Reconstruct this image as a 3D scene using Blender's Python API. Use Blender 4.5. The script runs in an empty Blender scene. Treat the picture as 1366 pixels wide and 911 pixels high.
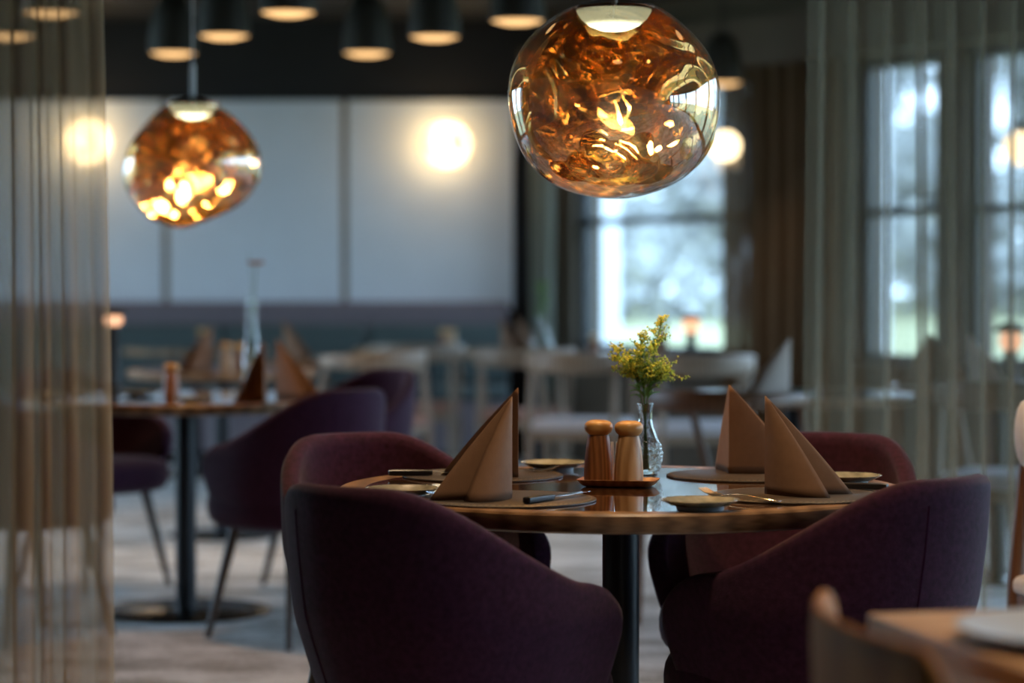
import bpy, bmesh, math, random
from math import sin, cos, pi, radians, sqrt, atan2
from mathutils import Vector, Matrix, noise

random.seed(7)
S = bpy.context.scene
COL = S.collection

# ------------------------------------------------------------------ camera
FPX = 85.0 / 36.0 * 1366.0
CAM_H, HORIZON = 1.145, 372.0
cam_data = bpy.data.cameras.new('camera')
cam_data.lens = 85.0
cam_data.sensor_width = 36.0
cam_data.clip_end = 500
cam_data.dof.use_dof = True
cam_data.dof.focus_distance = 4.58
cam_data.dof.aperture_fstop = 2.1
cam = bpy.data.objects.new('camera', cam_data)
cam.location = (0, 0, CAM_H)
cam.rotation_euler = (radians(90) - math.atan((455.5 - HORIZON) / FPX), 0, 0)
COL.objects.link(cam)
S.camera = cam

# ------------------------------------------------------------------ world (overcast winter sky)
w = bpy.data.worlds.new('World')
S.world = w
w.use_nodes = True
nt = w.node_tree
nt.nodes.clear()
tc = nt.nodes.new('ShaderNodeTexCoord')
sep = nt.nodes.new('ShaderNodeSeparateXYZ')
ramp = nt.nodes.new('ShaderNodeValToRGB')
ramp.color_ramp.elements[0].position = 0.0
ramp.color_ramp.elements[0].color = (0.55, 0.765, 1.0, 1)
ramp.color_ramp.elements[1].position = 0.7
ramp.color_ramp.elements[1].color = (0.47, 0.70, 1.0, 1)
bg = nt.nodes.new('ShaderNodeBackground')
bg.inputs['Strength'].default_value = 3.6
out = nt.nodes.new('ShaderNodeOutputWorld')
nt.links.new(tc.outputs['Generated'], sep.inputs[0])
nt.links.new(sep.outputs['Z'], ramp.inputs[0])
nt.links.new(ramp.outputs[0], bg.inputs['Color'])
nt.links.new(bg.outputs[0], out.inputs[0])

# ------------------------------------------------------------------ exposure and render behaviour
S.view_settings.view_transform = 'Standard'
S.view_settings.look = 'None'
S.view_settings.gamma = 1.0
S.view_settings.use_curve_mapping = False
S.view_settings.exposure = 1.22
try:
    S.cycles.use_denoising = True
    S.cycles.max_bounces = 14
    S.cycles.glossy_bounces = 8
    S.cycles.transparent_max_bounces = 24
    S.cycles.sample_clamp_indirect = 6.0
    S.cycles.caustics_reflective = False
    S.cycles.caustics_refractive = False
except Exception:
    pass


# ------------------------------------------------------------------ helpers
def pt(px, py, z):
    """point on the horizontal plane z seen at photo pixel (px, py)"""
    Y = (CAM_H - z) * FPX / (py - HORIZON)
    return ((px - 683) / FPX * Y, Y)


def xat(px, Y):
    return (px - 683) / FPX * Y


class MB:
    def __init__(self):
        self.v, self.f, self.m = [], [], None

    def add(self, verts, faces, mat=None):
        o = len(self.v)
        if mat is not None:
            verts = [mat @ Vector(p) for p in verts]
        self.v += [tuple(p) for p in verts]
        self.f += [tuple(i + o for i in f) for f in faces]
        return self

    def box(self, x0, x1, y0, y1, z0, z1, mat=None):
        vs = [(x, y, z) for z in (z0, z1) for y in (y0, y1) for x in (x0, x1)]
        fs = [(0, 2, 3, 1), (4, 5, 7, 6), (0, 1, 5, 4), (2, 6, 7, 3), (0, 4, 6, 2), (1, 3, 7, 5)]
        return self.add(vs, fs, mat)

    def lathe(self, prof, n=32, mat=None, cap=True):
        vs, fs = [], []
        k = len(prof)
        for r, z in prof:
            for i in range(n):
                a = 2 * pi * i / n
                vs.append((r * cos(a), r * sin(a), z))
        for j in range(k - 1):
            for i in range(n):
                i2 = (i + 1) % n
                fs.append((j * n + i, j * n + i2, (j + 1) * n + i2, (j + 1) * n + i))
        if cap:
            if prof[0][0] > 1e-5:
                fs.append(tuple(range(n - 1, -1, -1)))
            if prof[-1][0] > 1e-5:
                fs.append(tuple((k - 1) * n + i for i in range(n)))
        return self.add(vs, fs, mat)

    def tube(self, pts, radii, n=10, cap=True):
        pts = [Vector(p) for p in pts]
        if not isinstance(radii, (list, tuple)):
            radii = [radii] * len(pts)
        vs, fs = [], []
        ref = Vector((0, 0, 1))
        d0 = (pts[1] - pts[0]).normalized()
        if abs(d0.dot(ref)) > .9:
            ref = Vector((1, 0, 0))
        u = d0.cross(ref).normalized()
        for j, p in enumerate(pts):
            a = pts[max(j - 1, 0)]
            b = pts[min(j + 1, len(pts) - 1)]
            d = (b - a).normalized()
            u = (u - d * u.dot(d)).normalized()
            v = d.cross(u)
            for i in range(n):
                t = 2 * pi * i / n
                vs.append(p + (u * cos(t) + v * sin(t)) * radii[j])
        for j in range(len(pts) - 1):
            for i in range(n):
                i2 = (i + 1) % n
                fs.append((j * n + i, j * n + i2, (j + 1) * n + i2, (j + 1) * n + i))
        if cap:
            fs.append(tuple(range(n - 1, -1, -1)))
            fs.append(tuple((len(pts) - 1) * n + i for i in range(n)))
        return self.add(vs, fs)

    def grid(self, fn, nu, nv, closed=False):
        vs = [fn(i / nu if closed else i / (nu - 1), j / (nv - 1)) for j in range(nv) for i in range(nu)]
        fs = []
        for j in range(nv - 1):
            for i in range(nu if closed else nu - 1):
                i2 = (i + 1) % nu
                fs.append((j * nu + i, j * nu + i2, (j + 1) * nu + i2, (j + 1) * nu + i))
        return self.add(vs, fs)

    def mesh(self, name, mat, smooth=True, merge=0.0):
        me = bpy.data.meshes.new(name)
        me.from_pydata(self.v, [], self.f)
        bm = bmesh.new()
        bm.from_mesh(me)
        if merge:
            bmesh.ops.remove_doubles(bm, verts=bm.verts, dist=merge)
        bmesh.ops.recalc_face_normals(bm, faces=bm.faces)
        bm.to_mesh(me)
        bm.free()
        if mat:
            me.materials.append(mat)
        if smooth:
            me.polygons.foreach_set('use_smooth', [True] * len(me.polygons))
        return me

    def build(self, name, mat, parent=None, smooth=True, bevel=0.0, segs=2, sub=0, solid=0.0, merge=0.0, sharp=None, offset=-1):
        o = bpy.data.objects.new(name, self.mesh(name, mat, smooth, merge))
        COL.objects.link(o)
        if parent:
            o.parent = parent
        if solid:
            m = o.modifiers.new('thick', 'SOLIDIFY')
            m.thickness = solid
            m.offset = offset
        if bevel:
            m = o.modifiers.new('bevel', 'BEVEL')
            m.width = bevel
            m.segments = segs
            m.limit_method = 'ANGLE'
            m.angle_limit = radians(38)
            m.harden_normals = False
        if sub:
            m = o.modifiers.new('sub', 'SUBSURF')
            m.levels = sub
            m.render_levels = sub
        if smooth and not sub:
            try:
                with bpy.context.temp_override(object=o, active_object=o, selected_objects=[o], selected_editable_objects=[o]):
                    o.data.set_sharp_from_angle(angle=radians(sharp or 40))
            except Exception:
                pass
        return o


def tag(o, label=None, cat=None, group=None, kind=None):
    if label:
        o['label'] = label
    if cat:
        o['category'] = cat
    if group:
        o['group'] = group
    if kind:
        o['kind'] = kind
    return o


def empty(name, loc=(0, 0, 0), rz=0.0, **kw):
    o = bpy.data.objects.new(name, None)
    o.empty_display_size = .05
    o.location = loc
    o.rotation_euler = (0, 0, rz)
    COL.objects.link(o)
    return tag(o, **kw)


def copy_tree(o, parent=None):
    c = o.copy()
    COL.objects.link(c)
    c.parent = parent
    for ch in list(o.children):
        copy_tree(ch, c)
    return c


class Proto:
    """first use places the original, later uses place copies"""
    def __init__(self, root):
        self.root, self.used = root, False

    def place(self, loc, rz=0.0, label=None, group=None):
        o = copy_tree(self.root) if self.used else self.root
        self.used = True
        o.location = loc
        o.rotation_euler = (o.rotation_euler[0], o.rotation_euler[1], rz)
        if label:
            o['label'] = label
        if group:
            o['group'] = group
        return o


def sstep(a, b, x):
    t = min(1, max(0, (x - a) / (b - a)))
    return t * t * (3 - 2 * t)


# ------------------------------------------------------------------ materials
def new_mat(name):
    m = bpy.data.materials.new(name)
    m.use_nodes = True
    n = m.node_tree.nodes
    n.clear()
    o = n.new('ShaderNodeOutputMaterial')
    return m, m.node_tree, o


def principled(name, col, rough=.5, metal=0.0, spec=.5, noise_scale=0, noise_amt=.15, bump=0, bump_scale=200, sheen=0, coat=0, emit=None, emit_s=0, col2=None, stretch=(1, 1, 1), detail=4):
    m, t, o = new_mat(name)
    p = t.nodes.new('ShaderNodeBsdfPrincipled')
    t.links.new(p.outputs[0], o.inputs[0])
    p.inputs['Base Color'].default_value = (*col, 1)
    p.inputs['Roughness'].default_value = rough
    p.inputs['Metallic'].default_value = metal
    p.inputs['Specular IOR Level'].default_value = spec
    if sheen:
        p.inputs['Sheen Weight'].default_value = sheen
        p.inputs['Sheen Roughness'].default_value = .45
    if coat:
        p.inputs['Coat Weight'].default_value = coat
        p.inputs['Coat Roughness'].default_value = .06
    if emit:
        p.inputs['Emission Color'].default_value = (*emit, 1)
        p.inputs['Emission Strength'].default_value = emit_s
    if noise_scale or bump:
        c = t.nodes.new('ShaderNodeTexCoord')
        mp = t.nodes.new('ShaderNodeMapping')
        mp.inputs['Scale'].default_value = stretch
        t.links.new(c.outputs['Object'], mp.inputs[0])
    if noise_scale:
        nz = t.nodes.new('ShaderNodeTexNoise')
        nz.inputs['Scale'].default_value = noise_scale
        nz.inputs['Detail'].default_value = detail
        t.links.new(mp.outputs[0], nz.inputs['Vector'])
        r = t.nodes.new('ShaderNodeValToRGB')
        r.color_ramp.elements[0].position = .3
        r.color_ramp.elements[1].position = .7
        if col2 is None:
            a = tuple(x * (1 - noise_amt) for x in col)
            b = tuple(min(1, x * (1 + noise_amt)) for x in col)
        else:
            a, b = col, col2
        r.color_ramp.elements[0].color = (*a, 1)
        r.color_ramp.elements[1].color = (*b, 1)
        t.links.new(nz.outputs['Fac'], r.inputs[0])
        t.links.new(r.outputs[0], p.inputs['Base Color'])
    if bump:
        nb = t.nodes.new('ShaderNodeTexNoise')
        nb.inputs['Scale'].default_value = bump_scale
        nb.inputs['Detail'].default_value = 3
        t.links.new(mp.outputs[0], nb.inputs['Vector'])
        bp = t.nodes.new('ShaderNodeBump')
        bp.inputs['Strength'].default_value = bump
        bp.inputs['Distance'].default_value = .002
        t.links.new(nb.outputs['Fac'], bp.inputs['Height'])
        t.links.new(bp.outputs[0], p.inputs['Normal'])
    return m


def wood(name, dark, light, rough=.4, scale=18, stretch=(1, 1, .12), coat=0, dist=3.5):
    m, t, o = new_mat(name)
    p = t.nodes.new('ShaderNodeBsdfPrincipled')
    t.links.new(p.outputs[0], o.inputs[0])
    p.inputs['Roughness'].default_value = rough
    if coat:
        p.inputs['Coat Weight'].default_value = coat
        p.inputs['Coat Roughness'].default_value = .05
    c = t.nodes.new('ShaderNodeTexCoord')
    mp = t.nodes.new('ShaderNodeMapping')
    mp.inputs['Scale'].default_value = stretch
    wv = t.nodes.new('ShaderNodeTexWave')
    wv.wave_type = 'BANDS'
    wv.inputs['Scale'].default_value = scale
    wv.inputs['Distortion'].default_value = dist
    wv.inputs['Detail'].default_value = 3
    wv.inputs['Detail Scale'].default_value = 1.4
    nz = t.nodes.new('ShaderNodeTexNoise')
    nz.inputs['Scale'].default_value = scale * 4
    nz.inputs['Detail'].default_value = 5
    mx = t.nodes.new('ShaderNodeMath')
    mx.operation = 'MULTIPLY_ADD'
    mx.inputs[1].default_value = .45
    r = t.nodes.new('ShaderNodeValToRGB')
    r.color_ramp.elements[0].position = .2
    r.color_ramp.elements[0].color = (*dark, 1)
    r.color_ramp.elements[1].position = .85
    r.color_ramp.elements[1].color = (*light, 1)
    L = t.links.new
    L(c.outputs['Object'], mp.inputs[0])
    L(mp.outputs[0], wv.inputs['Vector'])
    L(mp.outputs[0], nz.inputs['Vector'])
    L(nz.outputs['Fac'], mx.inputs[0])
    ml = t.nodes.new('ShaderNodeMath')
    ml.operation = 'MULTIPLY'
    ml.inputs[1].default_value = .6
    L(wv.outputs['Fac'], ml.inputs[0])
    L(ml.outputs[0], mx.inputs[2])
    L(mx.outputs[0], r.inputs[0])
    L(r.outputs[0], p.inputs['Base Color'])
    return m


def emission(name, col, s):
    m, t, o = new_mat(name)
    e = t.nodes.new('ShaderNodeEmission')
    e.inputs[0].default_value = (*col, 1)
    e.inputs[1].default_value = s
    t.links.new(e.outputs[0], o.inputs[0])
    return m


def thin_glass(name, tint=(1, 1, 1), refl=(1, 1, 1), base=.0, ior=1.45, rough=.0, gain=1.0):
    """single-sheet glass: clear transmission plus mirror reflection by Fresnel, with a constant mirror share for coated glass"""
    m, t, o = new_mat(name)
    tr = t.nodes.new('ShaderNodeBsdfTransparent')
    tr.inputs[0].default_value = (*tint, 1)
    gl = t.nodes.new('ShaderNodeBsdfGlossy')
    gl.inputs[0].default_value = (*refl, 1)
    gl.inputs['Roughness'].default_value = rough
    fr = t.nodes.new('ShaderNodeFresnel')
    ge = t.nodes.new('ShaderNodeNewGeometry')
    io = t.nodes.new('ShaderNodeMapRange')          # the same sheet seen from either face
    io.inputs['To Min'].default_value = ior
    io.inputs['To Max'].default_value = 1 / ior
    t.links.new(ge.outputs['Backfacing'], io.inputs[0])
    t.links.new(io.outputs[0], fr.inputs[0])
    ma = t.nodes.new('ShaderNodeMath')
    ma.operation = 'MULTIPLY_ADD'
    ma.use_clamp = True
    ma.inputs[1].default_value = (1 - base) * gain
    ma.inputs[2].default_value = base
    mx = t.nodes.new('ShaderNodeMixShader')
    L = t.links.new
    L(fr.outputs[0], ma.inputs[0])
    L(ma.outputs[0], mx.inputs[0])
    L(tr.outputs[0], mx.inputs[1])
    L(gl.outputs[0], mx.inputs[2])
    L(mx.outputs[0], o.inputs[0])
    return m


def sheer(name, col, opac, trans=.5):
    """loosely woven cloth: holes let light straight through, threads reflect and pass some light on"""
    m, t, o = new_mat(name)
    tr = t.nodes.new('ShaderNodeBsdfTransparent')
    df = t.nodes.new('ShaderNodeBsdfDiffuse')
    tl = t.nodes.new('ShaderNodeBsdfTranslucent')
    df.inputs[0].default_value = (*col, 1)
    tl.inputs[0].default_value = (*col, 1)
    a = t.nodes.new('ShaderNodeMixShader')
    a.inputs[0].default_value = trans
    c = t.nodes.new('ShaderNodeTexCoord')
    mp = t.nodes.new('ShaderNodeMapping')
    mp.inputs['Scale'].default_value = (60, 60, 6)
    nz = t.nodes.new('ShaderNodeTexNoise')
    nz.inputs['Scale'].default_value = 6
    nz.inputs['Detail'].default_value = 2
    mr = t.nodes.new('ShaderNodeMapRange')
    mr.inputs['To Min'].default_value = opac - .02
    mr.inputs['To Max'].default_value = opac + .02
    b = t.nodes.new('ShaderNodeMixShader')
    L = t.links.new
    L(c.outputs['Object'], mp.inputs[0])
    L(mp.outputs[0], nz.inputs['Vector'])
    L(nz.outputs['Fac'], mr.inputs[0])
    L(mr.outputs[0], b.inputs[0])
    L(df.outputs[0], a.inputs[1])
    L(tl.outputs[0], a.inputs[2])
    L(tr.outputs[0], b.inputs[1])
    L(a.outputs[0], b.inputs[2])
    L(b.outputs[0], o.inputs[0])
    return m


M = {}
M['white_panel'] = principled('white_panel', (.79, .835, .88), .6, noise_scale=3, noise_amt=.03)
M['dark_wall'] = principled('dark_wall', (.010, .009, .0095), .7, noise_scale=4, noise_amt=.2)
M['batten'] = wood('batten', (.20, .14, .09), (.32, .24, .16), .5, 10)
M['ceiling'] = principled('ceiling', (.009, .008, .008), .75, noise_scale=3, noise_amt=.25)
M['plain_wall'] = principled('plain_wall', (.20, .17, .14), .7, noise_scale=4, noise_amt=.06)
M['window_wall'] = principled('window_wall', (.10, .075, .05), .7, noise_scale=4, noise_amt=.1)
M['window_frame'] = principled('window_frame', (.02, .022, .025), .4)
M['pane'] = thin_glass('pane', (.92, .95, .96), (1, 1, 1), 0, 1.45)
M['purple'] = principled('purple', (.041, .0098, .030), .85, spec=.2, noise_scale=90, noise_amt=.35, bump=.5, bump_scale=420, sheen=.12)
M['seam'] = principled('seam', (.040, .010, .032), .9, spec=.1)
M['chair_leg'] = wood('chair_leg', (.035, .018, .010), (.075, .040, .022), .4, 22, (3, 3, .3))
M['rim_wood'] = wood('rim_wood', (.16, .085, .038), (.33, .19, .095), .35, 16, (.35, .35, 5))
M['black_metal'] = principled('black_metal', (.014, .016, .02), .35, metal=.3)
M['base_metal'] = principled('base_metal', (.03, .026, .022), .25, metal=.6)
M['mat'] = principled('mat', (.055, .043, .036), .42, noise_scale=40, noise_amt=.12, bump=.3, bump_scale=300)
M['stitch'] = principled('stitch', (.42, .34, .25), .7)
M['napkin'] = principled('napkin', (.23, .135, .085), .8, spec=.2, noise_scale=60, noise_amt=.05, bump=.2, bump_scale=700)
M['napkin_pale'] = principled('napkin_pale', (.62, .52, .44), .8, spec=.2, noise_scale=60, noise_amt=.04)
M['plate'] = principled('plate', (.30, .30, .24), .22, noise_scale=28, noise_amt=.45, coat=.5)
M['white_plate'] = principled('white_plate', (.58, .68, .84), .3, noise_scale=6, noise_amt=.02)  # bluish: cool light on the white glaze is put into the colour
M['plate_under'] = principled('plate_under', (.42, .46, .48), .35)
M['steel'] = principled('steel', (.72, .72, .74), .16, metal=1)
M['black_handle'] = principled('black_handle', (.012, .012, .014), .32)
M['mill_dark'] = wood('mill_dark', (.17, .062, .020), (.33, .14, .048), .4, 26, (1.3, 1.3, .14), dist=5)
M['mill_light'] = wood('mill_light', (.36, .19, .075), (.62, .40, .20), .4, 22, (1.3, 1.3, .10), dist=4)
M['mill_head'] = wood('mill_head', (.48, .25, .08), (.62, .37, .14), .35, 9, (1.1, .4, .8))
M['tray'] = wood('tray', (.24, .10, .035), (.40, .19, .075), .4, 60, (.25, 1.1, 1.2))
M['paper'] = principled('paper', (.75, .72, .66), .7)
M['ceramic'] = principled('ceramic', (.70, .66, .58), .35)
M['vase_glass'] = thin_glass('vase_glass', (.93, .95, .95), (1, 1, 1), .02, 1.5, gain=1.5)
def solid_glass(name, col, ior):
    m, t, o = new_mat(name)
    g = t.nodes.new('ShaderNodeBsdfGlass')
    g.inputs['Color'].default_value = (*col, 1)
    g.inputs['Roughness'].default_value = 0
    g.inputs['IOR'].default_value = ior
    t.links.new(g.outputs[0], o.inputs[0])
    return m


M['cut_glass'] = solid_glass('cut_glass', (.97, .98, .97), 1.45)
M['water'] = thin_glass('water', (.90, .93, .90), (1, 1, 1), .0, 1.33)
M['stem'] = principled('stem', (.13, .24, .05), .6)
M['leaf'] = principled('leaf', (.16, .32, .05), .5, noise_scale=60, noise_amt=.3)
M['blossom'] = principled('blossom', (.80, .80, .10), .7, noise_scale=300, noise_amt=.35)
M['bud'] = principled('bud', (.40, .56, .10), .7, noise_scale=200, noise_amt=.4)
M['petal'] = principled('petal', (.62, .22, .10), .6)
M['oak'] = wood('oak', (.22, .155, .105), (.36, .27, .19), .45, 14, (1, 1, .3))
M['oak_table'] = wood('oak_table', (.56, .34, .19), (.70, .46, .28), .4, 10, (.25, 2, 1))
M['honey_oak'] = wood('honey_oak', (.30, .105, .012), (.42, .17, .022), .75, 12, (1, 1, .3))
M['brown_wood'] = wood('brown_wood', (.10, .045, .02), (.18, .085, .04), .4, 14, (1, 1, .3))
M['pad_rose'] = principled('pad_rose', (.40, .22, .17), .85, spec=.2, noise_scale=60, noise_amt=.1)
M['pad_white'] = principled('pad_white', (.62, .60, .62), .8, spec=.2, noise_scale=60, noise_amt=.06)
M['bench_brown'] = principled('bench_brown', (.21, .165, .175), .75, spec=.3, noise_scale=40, noise_amt=.15)
M['bench_green'] = principled('bench_green', (.085, .105, .10), .8, spec=.3, noise_scale=40, noise_amt=.15)
M['lamp_black'] = principled('lamp_black', (.018, .016, .014), .45)
M['dome'] = principled('dome', (.022, .018, .011), .65)
M['dome_light'] = emission('dome_light', (1.0, .58, .24), .75)
M['sconce_light'] = emission('sconce_light', (1.0, .62, .25), 4.0)
M['reflection_glow'] = emission('reflection_glow', (1.0, .74, .42), 1.5)  # glow of the globes that stand in for reflected wall lamps
M['lantern_light'] = emission('lantern_light', (1.0, .52, .30), .65)
M['amber_cap'] = principled('amber_cap', (.16, .05, .012), .2, metal=.6)
M['brass'] = principled('brass', (.62, .38, .12), .3, metal=1)
M['white_tube'] = principled('white_tube', (.72, .72, .70), .4)
def diffuser_mat():
    """frosted LED dome: glows strongest at its bottom"""
    m, t, o = new_mat('diffuser')
    e = t.nodes.new('ShaderNodeEmission')
    c = t.nodes.new('ShaderNodeTexCoord')
    sp = t.nodes.new('ShaderNodeSeparateXYZ')
    mr = t.nodes.new('ShaderNodeMapRange')
    mr.interpolation_type = 'SMOOTHSTEP'
    mr.inputs['To Min'].default_value = 13
    mr.inputs['To Max'].default_value = .95
    mr.inputs['From Max'].default_value = .5
    t.links.new(c.outputs['Generated'], sp.inputs[0])
    t.links.new(sp.outputs[2], mr.inputs[0])
    t.links.new(mr.outputs[0], e.inputs[1])
    e.inputs[0].default_value = (.80, 1.0, .92, 1)
    t.links.new(e.outputs[0], o.inputs[0])
    return m


M['diffuser'] = diffuser_mat()
M['outer_glass'] = thin_glass('outer_glass', (.90, .84, .76), (.95, .93, .90), .22, 1.5, gain=1.2)
M['mirror_coat'] = thin_glass('mirror_coat', (.60, .50, .36), (1.0, .68, .27), .42, 1.5)
M['curtain_sheer'] = sheer('curtain_sheer', (.50, .38, .24), .60, .42)
M['curtain_sheer_green'] = sheer('curtain_sheer_green', (.42, .39, .29), .42, .42)
M['curtain_brown'] = sheer('curtain_brown', (.16, .105, .06), .95, .2)
M['curtain_grey'] = sheer('curtain_grey', (.34, .36, .31), .8, .5)
M['white_paint'] = principled('white_paint', (.80, .82, .85), .6)
M['lawn'] = principled('lawn', (.34, .32, .18), .95, spec=.05, noise_scale=.5, noise_amt=.15)
M['crown'] = principled('crown', (.36, .36, .34), .95, spec=.05, noise_scale=.6, noise_amt=.3)  # pale grey puts the outdoor mist into the foliage colour
M['bark'] = principled('bark', (.26, .26, .26), .9)  # lightened too, with the mist put into the bark colour
M['stone'] = principled('stone', (.35, .34, .33), .9, noise_scale=3, noise_amt=.15)


def carpet_mat():
    m, t, o = new_mat('carpet')
    p = t.nodes.new('ShaderNodeBsdfPrincipled')
    p.inputs['Roughness'].default_value = .95
    p.inputs['Specular IOR Level'].default_value = .1
    L = t.links.new
    L(p.outputs[0], o.inputs[0])
    c = t.nodes.new('ShaderNodeTexCoord')
    mp = t.nodes.new('ShaderNodeMapping')
    mp.inputs['Rotation'].default_value = (0, 0, .5)
    mp.inputs['Scale'].default_value = (1, 1.8, 1)
    n1 = t.nodes.new('ShaderNodeTexNoise')
    n1.inputs['Scale'].default_value = 3.0
    n1.inputs['Detail'].default_value = 3
    n1.inputs['Distortion'].default_value = .8
    n2 = t.nodes.new('ShaderNodeTexNoise')
    n2.inputs['Scale'].default_value = 55
    n2.inputs['Detail'].default_value = 4
    r = t.nodes.new('ShaderNodeValToRGB')
    e = r.color_ramp.elements
    e[0].position, e[0].color = .42, (.36, .335, .295, 1)
    e[1].position, e[1].color = .60, (.80, .785, .755, 1)
    mx = t.nodes.new('ShaderNodeMath')
    mx.operation = 'MULTIPLY_ADD'
    mx.inputs[1].default_value = .35
    ml = t.nodes.new('ShaderNodeMath')
    ml.operation = 'MULTIPLY'
    ml.inputs[1].default_value = .68
    L(c.outputs['Object'], mp.inputs[0])
    L(mp.outputs[0], n1.inputs['Vector'])
    L(c.outputs['Object'], n2.inputs['Vector'])
    L(n1.outputs['Fac'], ml.inputs[0])
    L(n2.outputs['Fac'], mx.inputs[0])
    L(ml.outputs[0], mx.inputs[2])
    L(mx.outputs[0], r.inputs[0])
    L(r.outputs[0], p.inputs['Base Color'])
    b = t.nodes.new('ShaderNodeBump')
    b.inputs['Strength'].default_value = .5
    b.inputs['Distance'].default_value = .005
    L(n2.outputs['Fac'], b.inputs['Height'])
    L(b.outputs[0], p.inputs['Normal'])
    return m


def top_mat():
    """lacquered dark burl veneer"""
    m, t, o = new_mat('burl_top')
    p = t.nodes.new('ShaderNodeBsdfPrincipled')
    p.inputs['Roughness'].default_value = .09
    p.inputs['Coat Weight'].default_value = 1.0
    p.inputs['Coat Roughness'].default_value = .02
    p.inputs['Coat IOR'].default_value = 1.6
    L = t.links.new
    L(p.outputs[0], o.inputs[0])
    c = t.nodes.new('ShaderNodeTexCoord')
    n1 = t.nodes.new('ShaderNodeTexNoise')
    n1.inputs['Scale'].default_value = 14
    n1.inputs['Detail'].default_value = 6
    n1.inputs['Distortion'].default_value = 2.2
    r = t.nodes.new('ShaderNodeValToRGB')
    e = r.color_ramp.elements
    e[0].position, e[0].color = .35, (.028, .013, .007, 1)
    e[1].position, e[1].color = .68, (.17, .085, .042, 1)
    L(c.outputs['Object'], n1.inputs['Vector'])
    L(n1.outputs['Fac'], r.inputs[0])
    L(r.outputs[0], p.inputs['Base Color'])
    return m


M['carpet'] = carpet_mat()
M['burl_top'] = top_mat()

# ------------------------------------------------------------------ structure
CEIL = 2.80
BACKY = 15.5
P0 = Vector((.18, BACKY, 0))
WD = Vector((.552, -.834, 0)).normalized()
WROT = atan2(WD.y, WD.x)
WMAT = Matrix.Translation(P0) @ Matrix.Rotation(WROT, 4, 'Z')
WLEN = 22.2
PEND = P0 + WD * WLEN
LEFTX, FRONTY = -5.5, -3.0
SILL, TRANSOM, LINTEL = .70, 1.50, 2.31


def struct(o):
    o['kind'] = 'structure'
    return o


# floor and ceiling follow the room outline
outline = [(LEFTX, FRONTY), (PEND.x, FRONTY), (P0.x, P0.y), (LEFTX, BACKY)]
f = MB()
f.add([(x, y, 0) for x, y in outline] + [(x, y, -.12) for x, y in outline],
      [(0, 1, 2, 3), (7, 6, 5, 4), (0, 4, 5, 1), (1, 5, 6, 2), (2, 6, 7, 3), (3, 7, 4, 0)])
struct(f.build('floor', M['carpet'], smooth=False))
c_ = MB()
c_.add([(x, y, CEIL) for x, y in outline] + [(x, y, CEIL + .15) for x, y in outline],
       [(3, 2, 1, 0), (4, 5, 6, 7), (0, 1, 5, 4), (1, 2, 6, 5), (2, 3, 7, 6), (3, 0, 4, 7)])
struct(c_.build('ceiling', M['ceiling'], smooth=False))

wb = MB().box(LEFTX, P0.x, BACKY, BACKY + .2, 0, CEIL).build('wall_back', M['dark_wall'], smooth=False)
struct(wb)
# white wall panels with wooden battens between them
xs = [-5.45, -4.505, -3.36, -2.215, -1.07, .03]
for a, b in zip(xs[:-1], xs[1:]):
    MB().box(a + .022, b - .022, BACKY - .03, BACKY, .95, 2.285).build('panel', M['white_panel'], wb, smooth=False, bevel=.004)
for a in xs[1:-1]:
    MB().box(a - .02, a + .02, BACKY - .022, BACKY, .95, 2.285).build('batten', M['batten'], wb, smooth=False)
# left wall, out of the picture, with windows added to daylight the rear
LMAT = Matrix.Translation((LEFTX, FRONTY, 0)) @ Matrix.Rotation(pi / 2, 4, 'Z')
lwins = [(11.6, 13.8), (14.2, 16.5)]
LLEN = BACKY - FRONTY + .2
wl = MB().box(0, LLEN, 0, .2, 0, .16).box(0, LLEN, 0, .2, 2.68, CEIL)
edge = 0
for a, b in lwins + [(LLEN, LLEN)]:
    if a > edge:
        wl.box(edge, a, 0, .2, .16, 2.68)
    edge = b
wl = wl.build('wall_left', M['plain_wall'], smooth=False)
wl.matrix_world = LMAT
struct(wl)
struct(MB().box(LEFTX - .2, PEND.x + .2, FRONTY - .2, FRONTY, 0, CEIL).build('wall_front', M['plain_wall'], smooth=False))

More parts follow.
